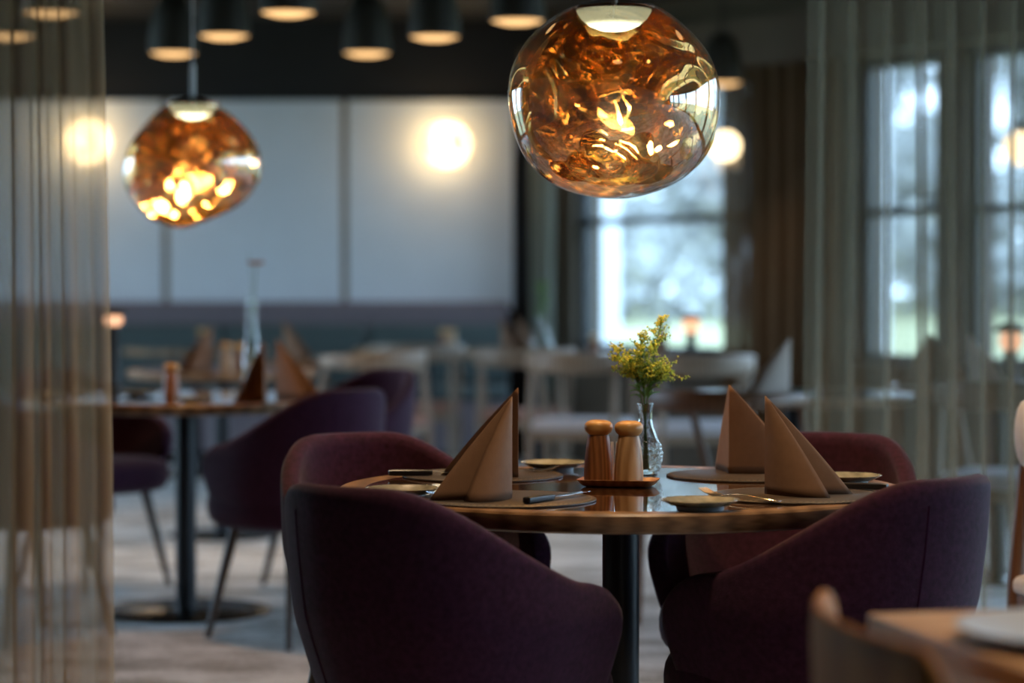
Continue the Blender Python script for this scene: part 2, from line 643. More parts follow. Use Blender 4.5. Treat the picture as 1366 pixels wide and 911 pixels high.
# the long angled window wall
wins = [(.37, 2.11), (3.0, 3.63), (3.83, 5.7)]
t0 = 6.3  # out-of-view windows from here, made taller and closer-set for more daylight
while t0 + 1.9 < 19.6:
    wins.append((t0, t0 + 2.1))
    t0 += 2.28
wr = MB()
wr.box(0, 6.3, 0, .22, 0, SILL).box(6.3, WLEN, 0, .22, 0, .16).box(0, 6.3, 0, .22, LINTEL, CEIL).box(6.3, WLEN, 0, .22, 2.68, CEIL)
edge = 0
for a, b in wins + [(WLEN, WLEN)]:
    if a > edge:
        wr.box(edge, a, 0, .22, SILL if a < 6.5 else .16, LINTEL if a < 6.5 else 2.68)
    edge = b
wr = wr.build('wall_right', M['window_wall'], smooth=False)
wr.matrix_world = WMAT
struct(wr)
def build_window(n, mtx, a, b, sill, LINTEL=LINTEL):
    e = empty('window_%d' % n)
    e.matrix_world = mtx
    struct(e)
    s = .045
    fr = MB()
    fr.box(a, a + s, .06, .13, sill, LINTEL).box(b - s, b, .06, .13, sill, LINTEL)
    fr.box(a + s, b - s, .06, .13, sill, sill + s).box(a + s, b - s, .06, .13, LINTEL - s, LINTEL)
    fr.build('frame', M['window_frame'], e, smooth=False)
    MB().box(a + s, b - s, .065, .125, TRANSOM - .022, TRANSOM + .022).build('transom', M['window_frame'], e, smooth=False)
    MB().box(a + s, b - s, .094, .098, TRANSOM + .022, LINTEL - s).build('pane', M['pane'], e, smooth=False)
    MB().box(a + s, b - s, .094, .098, sill + s, TRANSOM - .022).build('pane', M['pane'], e, smooth=False)
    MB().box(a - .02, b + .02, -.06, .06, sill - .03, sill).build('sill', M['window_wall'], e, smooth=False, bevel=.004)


for i, (a, b) in enumerate(wins):
    build_window(i + 1, WMAT, a, b, .70 if i < 3 else .16, LINTEL if i < 3 else 2.68)
for j, (a, b) in enumerate(lwins):
    build_window(len(wins) + j + 1, LMAT, a, b, .16, 2.68)
# pelmet above the windows
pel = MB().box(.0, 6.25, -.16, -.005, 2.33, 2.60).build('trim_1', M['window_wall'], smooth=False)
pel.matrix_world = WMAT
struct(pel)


# ------------------------------------------------------------------ outdoors
def lawn_z(x, y):
    d = max(0, y - 14 + x * .35)
    return -.12 + .75 * min(1, d / 62.0)


lw = MB()
OUTN = Vector((.834, .552, 0)).normalized()


def lawn_pt(u, v):
    # u along the wall, v away from it
    p = P0 + WD * (-55 + 100 * u) + OUTN * (.25 + 110 * v * v)
    d = 110 * v * v
    return (p.x, p.y, -.12 + .72 * min(1, d / 55.0))


lw.grid(lawn_pt, 12, 16)
struct(lw.build('lawn', M['lawn']))


lw2 = MB().grid(lambda u, v: (LEFTX - .25 - 70 * v, -40 + 110 * u, -.12 + .4 * v), 8, 8)
struct(lw2.build('lawn', M['lawn']))


def lawn_height(x, y):
    d = (Vector((x, y, 0)) - P0).dot(OUTN) - .25
    return -.12 + .72 * min(1, max(0, d) / 55.0)


def make_tree(rng, h, rw, low=.22, nleaf=60):
    root = empty('bare_tree', category=None) if False else empty('tree')
    MB().tube([(0, 0, -.1), (.05, .02, h * .35), (.02, .08, h * .8)], [.16, .12, .03], 8).build('trunk', M['bark'], root)
    br = MB()
    lf = MB()
    for k in range(16):
        a = rng.uniform(0, 2 * pi)
        z0 = rng.uniform(low, .7) * h
        ln = rw * rng.uniform(.5, 1.0)
        tip = Vector((cos(a) * ln, sin(a) * ln, z0 + rng.uniform(.1, .3) * h))
        br.tube([(0, 0, z0), tip * .55 + Vector((0, 0, z0)) * .45, tip], [.05, .035, .012], 5)
        for q in range(nleaf):
            c = Vector((0, 0, z0)).lerp(tip, rng.uniform(.3, 1.1)) + Vector([rng.gauss(0, .28 * rw * .5) for _ in range(3)])
            s = rng.uniform(.10, .24) * rw * .5
            n = Vector([rng.gauss(0, 1) for _ in range(3)]).normalized()
            u = n.orthogonal().normalized() * s
            v = n.cross(u)
            c.z = max(c.z, .15)
            lf.add([c - u, c + v * .6, c + u, c - v * .6], [(0, 1, 2, 3)])
    br.build('branches', M['bark'], root)['kind'] = 'stuff'
    lf.build('foliage', M['crown'], root, smooth=False)['kind'] = 'stuff'
    return root


rng = random.Random(3)
tree_protos = [Proto(make_tree(rng, 5.6, 2.8, .15, 90)), Proto(make_tree(rng, 13.0, 4.2, .16, 110)), Proto(make_tree(rng, 4.4, 2.8, .04, 90))]
tree_lab = ['pale misty tree of middle height beyond the lawn', 'tall pale misty tree standing beyond the lawn', 'low misty tree at the far edge of the lawn']
for row, (Y0, j, n, step, start) in enumerate(((60, 2, 4, 9.5, 1.5), (66, 0, 8, 6.6, -1.5), (73, 1, 6, 8.6, -.5), (84, 1, 7, 9.2, 3.4))):
    for i in range(n):
        Y = Y0 + rng.uniform(-1, 1)
        x = start + i * step + rng.uniform(-.2, .2)
        tree_protos[j].place((x, Y, lawn_height(x, Y) - .02), rng.uniform(0, 6), tree_lab[j], '%s misty trees beyond the lawn' % ['middle-sized', 'tall', 'low'][j])
hedge = empty('hedge', (0, 0, 0), label='long misty hedge closing the far side of the lawn', cat='hedge')
hl, hb_ = MB(), MB()
for k in range(5200):
    x = rng.uniform(-3, 46)
    y = 54 - .0 * x + rng.gauss(0, .5)
    z = lawn_height(x, y) + rng.uniform(0, 1) ** .8 * (1.7 + .5 * sin(x * .9) + .35 * sin(x * 2.3))
    n = Vector([rng.gauss(0, 1) for _ in range(3)]).normalized()
    u = n.orthogonal().normalized() * rng.uniform(.12, .3)
    v = n.cross(u)
    c = Vector((x, y, z))
    hl.add([c - u, c + v * .7, c + u, c - v * .7], [(0, 1, 2, 3)])
hl.build('foliage', M['crown'], hedge, smooth=False)['kind'] = 'stuff'
for k in range(32):
    x = -2.5 + k * 1.5
    hb_.tube([(x, 54, lawn_height(x, 54) - .05), (x + .2, 54.1, lawn_height(x, 54) + 1.4)], [.05, .015], 5)
hb_.build('branches', M['bark'], hedge)['kind'] = 'stuff'
for p_, lab_ in zip(tree_protos, tree_lab):
    for o in [x for x in COL.objects if x.get('label') == lab_]:
        o['category'] = 'tree'
# white posts of the terrace outside
for px, Y, wd, lab in ((797, 17.6, .30, 'white painted terrace post outside the large rear window'),
                       (1166, 15.6, .16, 'slim white terrace post seen through the sheer curtain')):
    x = xat(px, Y)
    z = lawn_height(x, Y)
    po = empty('terrace_post', (x, Y, z - .01), .3, label=lab, cat='post', group=None)
    MB().box(-wd / 2, wd / 2, -.09, .09, .1, 3.2).build('shaft', M['white_paint'], po, smooth=False, bevel=.01)
    MB().box(-wd / 2 - .04, wd / 2 + .04, -.13, .13, 0, .1).build('foot', M['stone'], po, smooth=False, bevel=.01)


# ------------------------------------------------------------------ curtains
def curtain(name, mat, path_a, path_b, z0, z1, folds, depth, seed, label, over=.85, drift=0.0):
    """deep omega pleats between two points in plan"""
    rng = random.Random(seed)
    a, b = Vector((*path_a, 0)), Vector((*path_b, 0))
    L = (b - a).length
    d = (b - a).normalized()
    n = Vector((-d.y, d.x, 0))
    ws = [rng.uniform(.65, 1.35) for _ in range(folds)]
    tot = sum(ws)
    pts = []
    pos = 0
    for wi in ws:
        w_ = wi / tot * L
        dp = depth * rng.uniform(.7, 1.25)
        ov = over * rng.uniform(.75, 1.25)
        skew = 0
        for q in range(18):
            t = q / 18
            s = pos + w_ * (t - ov / (2 * pi) * sin(4 * pi * t + skew))
            y = dp * .5 * sin(2 * pi * t)
            pts.append((s, y))
        pos += w_
    pts.append((L, 0))
    nz = 9
    ph = [rng.uniform(0, 6) for _ in range(3)]

    def fn(u, v):
        i = int(round(u * (len(pts) - 1)))
        s, y = pts[i]
        k = 1 + .10 * sin(3.1 * v + ph[0] + s * 5)
        sw = .006 * sin(5 * v + ph[1] + s * 9)
        p = a + d * (s + sw + drift * (1 - v) * 1.0) + n * (y * k)
        return (p.x, p.y, z0 + (z1 - z0) * v)
    m = MB().grid(fn, len(pts), nz)
    o = m.build(name, mat)
    tag(o, label, 'curtain')
    return o


YL = 5.6
curtain('sheer_curtain', M['curtain_sheer'], (xat(-210, YL), YL - .1), (xat(137, YL), YL), .015, 2.78, 9, .10, 5,
        'olive sheer curtain hanging beside the far round table', drift=.02)
YR = 6.3
curtain('sheer_curtain', M['curtain_sheer_green'], (xat(1080, YR), YR + .1), (xat(1480, YR), YR - .25), .015, 2.78, 10, .12, 11,
        'grey-green sheer curtain behind the two right-hand purple chairs, windows showing through')


def wall_curtain(name, mat, t_a, t_b, off, folds, depth, seed, label, ztop=2.33):
    a = P0 + WD * t_a - OUTN * off
    b = P0 + WD * t_b - OUTN * off
    return curtain(name, mat, (a.x, a.y), (b.x, b.y), .02, ztop, folds, depth, seed, label, over=.3)


wall_curtain('drape', M['curtain_brown'], 2.02, 3.05, .12, 8, .07, 3, 'opaque brown drape gathered between the rear windows')
wall_curtain('drape', M['curtain_grey'], .06, .34, .12, 3, .07, 9, 'pale grey-green drape in the corner beside the white panels')


# ------------------------------------------------------------------ tub chair
def shell_geom():
    R = .268
    QA = R * pi / 2
    ST = .19
    TOT = QA + ST

    def plan(s, sg):
        if s <= QA:
            a = s / R
            x, y = R * sin(a), -R * cos(a)
        else:
            q = s - QA
            x, y = R - .10 * q * q / ST, q
        return Vector((sg * x, y, 0))

    def top(s):
        return .805 - .175 * sstep(.10, .50, s) - .012 * sstep(.5, TOT, s)

    def fn(u, v):
        uu = u * 2 - 1
        sg = 1 if uu >= 0 else -1
        s = abs(uu) * TOT
        h = top(s)
        zb = .355
        e = min(1, (TOT - s) / .13)
        rnd = sqrt(max(0, 1 - (1 - e) ** 2))
        zt = h - .11 * (1 - rnd)
        zbb = zb + .10 * (1 - rnd)
        z = zbb + (zt - zbb) * v
        k = .70 + .30 * min(1, max(0, (z - .355) / .22)) ** .55
        p = plan(s, sg)
        lean = .045 * sstep(.4, .8, z) * max(0, -p.y / R)
        return (p.x * k, p.y * k - lean, z)
    return fn


def make_tub():
    root = empty('tub_chair', cat='chair')
    shell = MB().grid(shell_geom(), 57, 15).build('shell', M['purple'], root, solid=.042, sub=1)
    # raised vertical seam at the back of the shell
    fn = shell_geom()
    for sg, u in ((-1, .425),):
        pts = [Vector(fn(u, v / 10)) for v in range(1, 10)]
        pts = [Vector((p.x * .999, p.y * .999, p.z)) for p in pts]
        MB().tube(pts, .0016, 6).build('seam', M['seam'], shell)
    c = MB()

    def cf(u, v):
        a = 2 * pi * u
        ca, sa = cos(a), sin(a)
        p = 4.0 if sa > 0 else 2.2
        rr = (abs(ca) ** p + abs(sa) ** p) ** (-1 / p)
        prof = [(.0, .352), (.10, .350), (.19, .352), (.226, .372), (.236, .41), (.234, .45), (.22, .475), (.17, .486), (.08, .488), (0, .488)]
        r, z = prof[int(round(v * 9))]
        return (ca * r * rr, sa * r * rr * 1.02 + .01, z)
    c.grid(cf, 40, 10, closed=True)
    c.build('seat_cushion', M['purple'], root, merge=.0005, sub=1)
    for sx in (-1, 1):
        for sy in (-1, 1):
            MB().tube([(sx * .135, sy * .135, .365), (sx * .20, sy * .20, 0)], [.019, .0115], 12).build('leg', M['chair_leg'], root)
    return root


tub = Proto(make_tub())


def tub_at(x, y, fx, fy, label, group=None):
    return tub.place((x, y, 0), atan2(-fx, fy), label, group)


tub_at(-.105, 4.20, .64, .77, 'purple tub chair nearest, seen from behind, left of the table column')
tub_at(.560, 4.36, -.72, .70, 'purple tub chair seen from behind beside the oak corner table')
tub_at(-.215, 5.12, .52, -.85, 'purple tub chair facing forward beyond the black-handled knife')
tub_at(.585, 5.12, -.50, -.86, 'reddish purple tub chair facing forward before the right sheer curtain')
tub_at(-.69, 7.70, -.72, .70, 'dark purple tub chair seen from behind at the far round table')
tub_at(-.65, 9.00, -.75, -.66, 'purple tub chair behind the dark one, turned towards the viewer at the far round table')
tub_at(-1.56, 7.72, .70, .70, 'purple tub chair half hidden behind the left sheer curtain')
tub_at(-1.56, 8.98, .75, -.66, 'purple tub chair with visible seat beyond the far table column')


# ------------------------------------------------------------------ round pedestal tables
def make_table(r, thick, base_r, name='pedestal_table', top='burl_top', rim='rim_wood'):
    root = empty(name, cat='table')
    z1 = .74
    t = MB()
    t.lathe([(r - .07, z1 - thick + .004), (r - .012, z1 - thick), (r - .003, z1 - thick + .004), (r, z1 - thick + .012), (r, z1 - .004), (r - .004, z1), (r - .052, z1), (r - .052, z1 - .004), (r - .07, z1 - .006)], 96)
    MB().lathe([(0, z1 - thick + .004), (r - .06, z1 - thick + .004), (r - .06, z1 - .006), (r - .0525, z1 - .0055), (r - .0525, z1 - .0002), (0, z1 - .0002)], 96).build('tabletop', M[top], root)
    t.build('edge_band', M[rim], root.children[0])
    MB().lathe([(.12, z1 - thick - .008), (.12, z1 - thick + .004), (0, z1 - thick + .004)], 32).build('mounting_plate', M['black_metal'], root)
    MB().lathe([(.036, .012), (.036, z1 - thick - .004)], 40).build('column', M['black_metal'], root)
    MB().lathe([(base_r, 0), (base_r, .006), (base_r - .006, .010), (.06, .014), (.04, .018), (0, .018)], 72).build('base', M['base_metal'], root)
    return root


tb = Proto(make_table(.55, .036, .29))
TC = (.212, 4.70)
TC2 = (xat(247, 8.29), 8.29)
tb.place((*TC, 0), 0, 'round burl-topped table with oak rim and black column, nearest, set for four')
tb.place((*TC2, 0), .7, 'round table on black column and disc base beside the left sheer curtain')
tb3 = Proto(make_table(.42, .034, .24, top='burl_top'))
TAB = {}
for key, x, y, lab in (('t3', -1.29, 10.75, 'round table with two mills behind the far tub chairs'),
                       ('t8', -1.06, 12.35, 'round table with brown napkin and plate before the banquette'),
                       ('t7', -1.85, 14.1, 'round table with lone mill at the banquette, behind the mills pair'),
                       ('t9', -.50, 14.15, 'round table with mill at the banquette under the lit wall lamp'),
                       ('t10', .15, 13.55, 'round table with bud vase and tall napkins in the corner'),
                       ('t6', .78, 12.55, 'round table with lantern and dark mill before the rear window'),
                       ('t4', 1.00, 8.55, 'round table with pale napkin beside the right sheer curtain'),
                       ('t11', 1.85, 9.2, 'round table seen through the right sheer curtain')):
    tb3.place((x, y, 0), random.uniform(0, 6), lab)
    TAB[key] = (x, y)

TZ = .74
MZ = TZ + .004


# ------------------------------------------------------------------ placemats
def make_mat(r=.165):
    root = empty('placemat', cat='placemat')
    MB().lathe([(0, 0), (r - .002, 0), (r, .001), (r, .003), (r - .002, .004), (0, .004)], 72).build('leather', M['mat'], root)
    leather = root.children[0]
    st = MB()
    for i in range(84):
        a = 2 * pi * i / 84
        st.box(-.0035, .0035, -.0006, .0006, .004, .0047, Matrix.Rotation(a, 4, 'Z') @ Matrix.Translation((0, r - .009, 0)))
    st.build('stitching', M['stitch'], leather, smooth=False)['kind'] = 'stuff'
    return root


mat = Proto(make_mat())
mats = {'FL': (-.010, 4.420), 'BL': (-.06, 4.955), 'BR': (.482, 4.955), 'FR': (.530, 4.490)}
mlab = {'FL': 'round brown leather placemat under the front folded napkin and table knife',
        'BL': 'round brown leather placemat under the tall napkin beside the fork and plate',
        'BR': 'round brown leather placemat under the shaded napkin right of the vase',
        'FR': 'round brown leather placemat under the wide two-winged napkin'}
for k, p in mats.items():
    mat.place((*p, TZ), 0, mlab[k])


# ------------------------------------------------------------------ napkins
def napkin(name, loc, h, wings, mat_, label, group=None):
    """standing fold: two paper wings from one upright crease; wings = [(angle, length, curl)] in degrees, curl positive turns left"""
    m = MB()
    for ang, ln, curl in wings:
        n = 14
        base = [Vector((0, 0, 0))]
        p = Vector((0, 0, 0))
        for i in range(n):
            t = (i + .5) / n
            a = radians(ang + curl * (t - .45) * (.5 + t))
            p = p + Vector((cos(a), sin(a), 0)) * (ln / n)
            base.append(p.copy())
        apex = Vector((0, 0, h))
        rows = 12

        def fn(u, v, base=base, apex=apex):
            b = base[int(round(u * n))]
            k = v * .995
            bow = .012 * sin(pi * v) * u
            q = b * (1 - k) + apex * k
            if b.length > 1e-6:
                q = q + Vector((b.x, b.y, 0)).normalized() * bow * .4
            return q
        m.grid(fn, n + 1, rows)
    o = m.build(name, mat_, None, solid=.0016, offset=0, sharp=70, merge=.0002)
    o.location = loc
    tag(o, label, 'napkin', group)
    return o


NP = 'folded_napkin'
napkin(NP, (*pt(683, 664, MZ), MZ), .186, [(206, .165, -25), (238, .150, -120)], M['napkin'], 'brown napkin standing in front of another, beside the black-handled table knife')
napkin(NP, (*pt(691, 637, MZ), MZ), .182, [(158, .168, 20), (96, .15, 30)], M['napkin'], 'brown napkin standing behind another near the fork and bread plate')
napkin(NP, (*pt(973, 632, MZ), MZ), .184, [(-4, .155, 20), (97, .13, 6)], M['napkin'], 'shaded brown napkin standing just right of the flower vase')
napkin(NP, (*pt(1021, 659, MZ), MZ), .184, [(-46, .150, 70), (-6, .165, 30)], M['napkin'], 'warm brown two-winged napkin standing rightmost on the nearest table')
for px, py, Y, w1, w2, mt_, lab in (
        (352, 0, 7.95, 235, 280, 'napkin', 'brown napkin standing at the front of the far round table'),
        (368, 0, 8.35, -50, 0, 'napkin', 'brown napkin standing behind another on the far round table'),
        (283, 0, 10.70, 200, 240, 'napkin', 'dark napkin beside the pair of mills on the third table'),
        (378, 0, 12.20, -40, 10, 'napkin', 'brown napkin beside a plate on the table before the banquette'),
        (668, 0, 13.25, -60, -10, 'napkin', 'pale-edged napkin left of its twin beside the corner vase'),
        (690, 0, 13.55, -30, 20, 'napkin', 'napkin behind its twin nearest the corner vase'),
        (890, 0, 12.5, 205, 150, 'napkin', 'dark napkin beside the lantern before the rear window'),
        (1054, 0, 8.45, 185, 212, 'napkin_pale', 'pale beige napkin standing alone beside the right sheer curtain'),
        (1292, 0, 9.05, -50, 0, 'napkin_pale', 'whitish napkin seen through the right sheer curtain'),
        (1240, 0, 9.25, 0, 215, 'napkin', 'dark napkin seen through the right sheer curtain')):
    napkin(NP, (xat(px, Y), Y, TZ), .20, [(w1, .165, 25), (w2, .16, -30)], M[mt_], lab)


# ------------------------------------------------------------------ plates
def make_plate(r=.070, mname='plate'):
    root = empty('side_plate' if mname == 'plate' else 'dinner_plate', cat='plate')
    k = r / .07
    MB().lathe([(0, .0052), (.036 * k, .0054), (.052 * k, .0088), (.066 * k, .0158), (.0695 * k, .0176), (.070 * k, .0186), (.0685 * k, .0192), (.064 * k, .0178), (.05 * k, .0112), (.036 * k, .0084), (0, .008)], 64).build('dish', M[mname], root)
    MB().lathe([(.036 * k, .0056), (.037 * k, 0), (.041 * k, 0), (.043 * k, .0066), (.036 * k, .0056)], 48, cap=False).build('foot_ring', M['plate_under'], root)
    return root


pl = Proto(make_plate())
for (x, y, z, lab) in ((-.203, 4.470, TZ, 'speckled side plate at the left rim of the nearest table'),
                       (.088, 5.105, TZ, 'speckled side plate at the back of the nearest table beside a fork'),
                       (.330, 4.235, TZ, 'speckled side plate at the front rim of the nearest table'),
                       (.660, 4.765, TZ, 'speckled side plate behind the rightmost napkin'),
                       (xat(258, 7.86), 7.86, TZ, 'side plate before the mill on the far round table'),
                       (xat(185, 8.35), 8.35, TZ, 'side plate glowing gold beside the left sheer curtain'),
                       (xat(428, 12.0), 12.0, TZ, 'side plate beside the napkin before the banquette'),
                       (xat(65, 8.15), 8.15, TZ, 'side plate glinting through the left sheer curtain'),
                       (xat(806, 12.45), 12.45, TZ, 'side plate beside the dark mill near the rear window'),
                       (xat(1075, 8.45), 8.5, TZ, 'side plate against the pale napkin by the curtain')):
    pl.place((x, y, z), random.uniform(0, 6), lab)


# ------------------------------------------------------------------ cutlery
def make_knife():
    root = empty('table_knife', cat='knife')
    h = MB()
    prof = [(-.112, .0045, .004), (-.110, .0080, .0058), (-.098, .0092, .0066), (-.06, .0078, .0060), (-.03, .0080, .0056), (-.022, .0066, .0048)]

    def hf(u, v):
        x, a, b = prof[int(round(v * 5))]
        t = 2 * pi * u
        sq = (abs(cos(t)) ** 4 + abs(sin(t)) ** 4) ** -.25
        return (x, a * cos(t) * sq, .0068 + b * sin(t) * sq)
    h.grid(hf, 20, 6, closed=True)
    n = len(h.v)
    h.f.append(tuple(range(20)))
    h.f.append(tuple(range(n - 20, n)))
    h.build('handle', M['black_handle'], root)
    b = MB()
    top = [(-.026, .004), (-.015, .0055), (.03, .007), (.08, .0075), (.10, .006), (.111, .002), (.113, -.002)]
    bot = [(-.026, -.004), (-.015, -.005), (.03, -.0065), (.08, -.0065), (.10, -.0055), (.11, -.004), (.113, -.0025)]
    vs = [(x, y, .0066) for x, y in top] + [(x, y, .0066) for x, y in bot] + [(x, y, .0078) for x, y in top] + [(x, y, .0070) for x, y in bot]
    fs = []
    for i in range(6):
        fs += [(i, i + 1, i + 8, i + 7), (14 + i, 21 + i, 22 + i, 15 + i), (i, 14 + i, 15 + i, i + 1), (7 + i, 8 + i, 22 + i, 21 + i)]
    fs += [(0, 7, 21, 14), (6, 20, 27, 13)]
    b.add(vs, fs)
    b.build('blade', M['steel'], root, smooth=False)
    return root


def make_fork():
    root = empty('table_fork', cat='fork')
    h = MB()
    # side profile: x along, z height, half width
    pr = [(-.100, .0030, .0045), (-.096, .0035, .0062), (-.06, .0055, .0050), (-.02, .0080, .0030), (.02, .0070, .0026), (.035, .0045, .0060), (.046, .0030, .0105)]
    th = .0012

    def hf(u, v):
        x, z, w_ = pr[int(round(v * 6))]
        t = 2 * pi * u
        return (x, w_ * cos(t), z + th * sin(t))
    h.grid(hf, 12, 7, closed=True)
    h.f.append(tuple(range(12)))
    n = len(h.v)
    h.f.append(tuple(range(n - 12, n)))
    h.build('handle', M['steel'], root)
    for k in range(4):
        y = (k - 1.5) * .0062
        MB().tube([(.043, y * .95, .0030), (.06, y, .0035), (.08, y, .0075), (.097, y, .0140)], [.0021, .0019, .0016, .0010], 8).build('tine', M['steel'], root)
    return root


knife, fork = Proto(make_knife()), Proto(make_fork())


def lay(proto, a, b, z, label):
    """a = handle end, b = tip, in plan"""
    ang = atan2(b[1] - a[1], b[0] - a[0])
    return proto.place(((a[0] + b[0]) / 2, (a[1] + b[1]) / 2, z), ang, label)


lay(knife, (.024, 4.295), (.144, 4.488), MZ - .0002, 'black-handled knife lying beside the front brown napkin')
lay(knife, (-.250, 4.915), (-.030, 4.925), MZ - .0002, 'black-handled knife at the left rim, behind the speckled plate')
lay(knife, (.712, 4.580), (.510, 4.665), MZ - .0002, 'black-handled knife sticking out behind the rightmost napkin')
lay(fork, (.478, 4.325), (.352, 4.475), MZ, 'steel fork lying between the front plate and the rightmost napkin')
lay(fork, (-.095, 5.030), (.100, 5.015), MZ, 'steel fork before the back side plate')
lay(fork, (-.040, 4.555), (-.150, 4.392), MZ, 'steel fork between the left plate and the front napkin')


# ------------------------------------------------------------------ mills on a tray
def make_mill(body, head):
    root = empty('pepper_mill', cat='mill')
    MB().lathe([(0, 0), (.0265, 0), (.0282, .0015), (.0285, .012), (.0275, .04), (.0245, .068), (.0208, .0905), (.0200, .0925), (0, .0925)], 40).build('body', M[body], root)
    MB().lathe([(0, .0928), (.0195, .0928), (.0205, .0945), (.0255, .099), (.0282, .1065), (.0272, .1135), (.0225, .1185), (.014, .1213), (0, .1222)], 40).build('head', M[head], root)
    return root


def make_tray():
    root = empty('serving_tray', cat='tray')

    def outline_(hx, hy, r, n=8):
        pts = []
        for cx, cy, a0 in ((hx - r, hy - r, 0), (-hx + r, hy - r, 90), (-hx + r, -hy + r, 180), (hx - r, -hy + r, 270)):
            for i in range(n):
                a = radians(a0 + 90 * i / (n - 1))
                pts.append((cx + r * cos(a), cy + r * sin(a)))
        return pts
    lev = [(.060, .028, .010, 0), (.068, .036, .014, .003), (.078, .046, .018, .0145), (.0765, .0445, .017, .0150), (.070, .038, .014, .0085), (.060, .030, .010, .0075)]
    m = MB()
    rings = [[(x, y, z) for x, y in outline_(a, b, r)] for a, b, r, z in lev]
    n = len(rings[0])
    for rg in rings:
        m.v += rg
    for j in range(len(rings) - 1):
        for i in range(n):
            m.f.append((j * n + i, j * n + (i + 1) % n, (j + 1) * n + (i + 1) % n, (j + 1) * n + i))
    m.f.append(tuple(range(n)))
    m.f.append(tuple((len(rings) - 1) * n + i for i in range(n)))
    m.build('dish', M['tray'], root, sharp=50)
    return root


tray = make_tray()
TR = (.208, 4.715)
tray.location = (*TR, TZ)
tray.rotation_euler = (0, 0, -.22)
tag(tray, 'small wooden tray carrying the two nearest mills')
TRZ = TZ + .0075
md, ml_ = Proto(make_mill('mill_dark', 'mill_head')), Proto(make_mill('mill_light', 'mill_head'))
md.place((.1695, 4.728, TRZ), .4, 'dark walnut mill with pale head on the tray')
ml_.place((.2275, 4.700, TRZ), 1.9, 'light striped wooden mill with round head on the tray')
for px, Y, pr, lab in ((228, 8.15, md, 'lone dark mill with golden head on the far round table'),
                       (301, 10.72, ml_, 'paler mill of the pair on the third table'),
                       (320, 10.62, md, 'darker mill of the pair on the third table'),
                       (270, 13.9, md, 'lone mill on the table furthest along the banquette'),
                       (592, 13.8, md, 'mill on the table under the lit wall lamp'),
                       (793, 12.4, md, 'dark mill on the table before the rear window')):
    pr.place((xat(px, Y), Y, TZ), random.uniform(0, 6), lab)
ml_.place((xat(603, 13.72), 13.68, TZ), .3, 'pale mill beside the mill under the lit wall lamp')

# sugar sticks standing in a little white holder between the mills
hold = empty('packet_holder', (.206, 4.743, TRZ), .15, label='small white packet holder between the two nearest mills', cat='holder')
hm = MB()
for x0, x1, y0, y1 in ((-.011, .011, -.008, -.0065), (-.011, .011, .0065, .008), (-.011, -.0095, -.0065, .0065), (.0095, .011, -.0065, .0065), (-.0095, .0095, -.0065, .0065)):
    z1 = .032 if not (x1 == .0095 and y1 == .0065) else .002
    hm.box(x0, x1, y0, y1, 0, z1)
hm.build('box', M['ceramic'], hold, smooth=False)
pk = bpy.data.objects.new
pmesh = MB().box(-.0026, .0026, -.0012, .0012, 0, .076).mesh('sugar_packet', M['paper'], False)
for i, (dx, dy, tx, ty) in enumerate(((-.006, -.002, -.05, .02), (-.001, .002, .03, -.03), (.004, -.002, .06, .02), (.006, .003, .02, .03))):
    o = bpy.data.objects.new('sugar_packet', pmesh)
    COL.objects.link(o)
    o.location = (hold.location.x + dx, hold.location.y + dy, TRZ + .0022)
    o.rotation_euler = (ty, tx, .15)
    tag(o, ['leftmost white sugar stick between the two nearest mills, leaning left', 'second white sugar stick from the dark walnut mill', 'third white sugar stick from the dark walnut mill, leaning right', 'white sugar stick closest to the light striped mill'][i], 'packet', 'sugar sticks between the mills')

# ------------------------------------------------------------------ vase with goldenrod
VX, VY = pt(861, 635, TZ)
vase = empty('flower_vase', (VX, VY, TZ), 0, label='clear hobnailed glass bud vase holding yellow goldenrod', cat='vase')
vp = [(0, .002), (.018, .0), (.0235, .003), (.029, .018), (.0325, .036), (.0325, .048), (.029, .064), (.022, .082), (.0150, .100), (.0118, .116), (.0125, .132), (.0155, .146), (.0160, .149)]
vv = MB()
N = 64


def vf(u, v):
    t = v * (len(vp) - 1)
    i = min(int(t), len(vp) - 2)
    q = t - i
    r = vp[i][0] * (1 - q) + vp[i + 1][0] * q
    z = vp[i][1] * (1 - q) + vp[i + 1][1] * q
    a = 2 * pi * u
    if .008 < z < .078:
        k = sstep(.008, .02, z) * (1 - sstep(.062, .078, z))
        r += .0034 * k * sin(9 * a) * sin(z * 2 * pi / .017 + (0 if int(u * 9) % 2 else 0))
    return (r * cos(a), r * sin(a), z)


vv.grid(vf, N * 2, 61, closed=True)
vv.build('glass', M['cut_glass'], vase, merge=.00005, sharp=180, solid=.0022)
ring = MB()
ring.lathe([(.0150, .147), (.0168, .1485), (.0160, .1505), (.0146, .1495), (.0150, .147)], 40, cap=False)
ring.build('lip', M['vase_glass'], vase)
MB().lathe([(0, .004), (.022, .006), (.027, .018), (.030, .036), (.0298, .048), (.0285, .056), (0, .056)], 40).build('water', M['water'], vase)


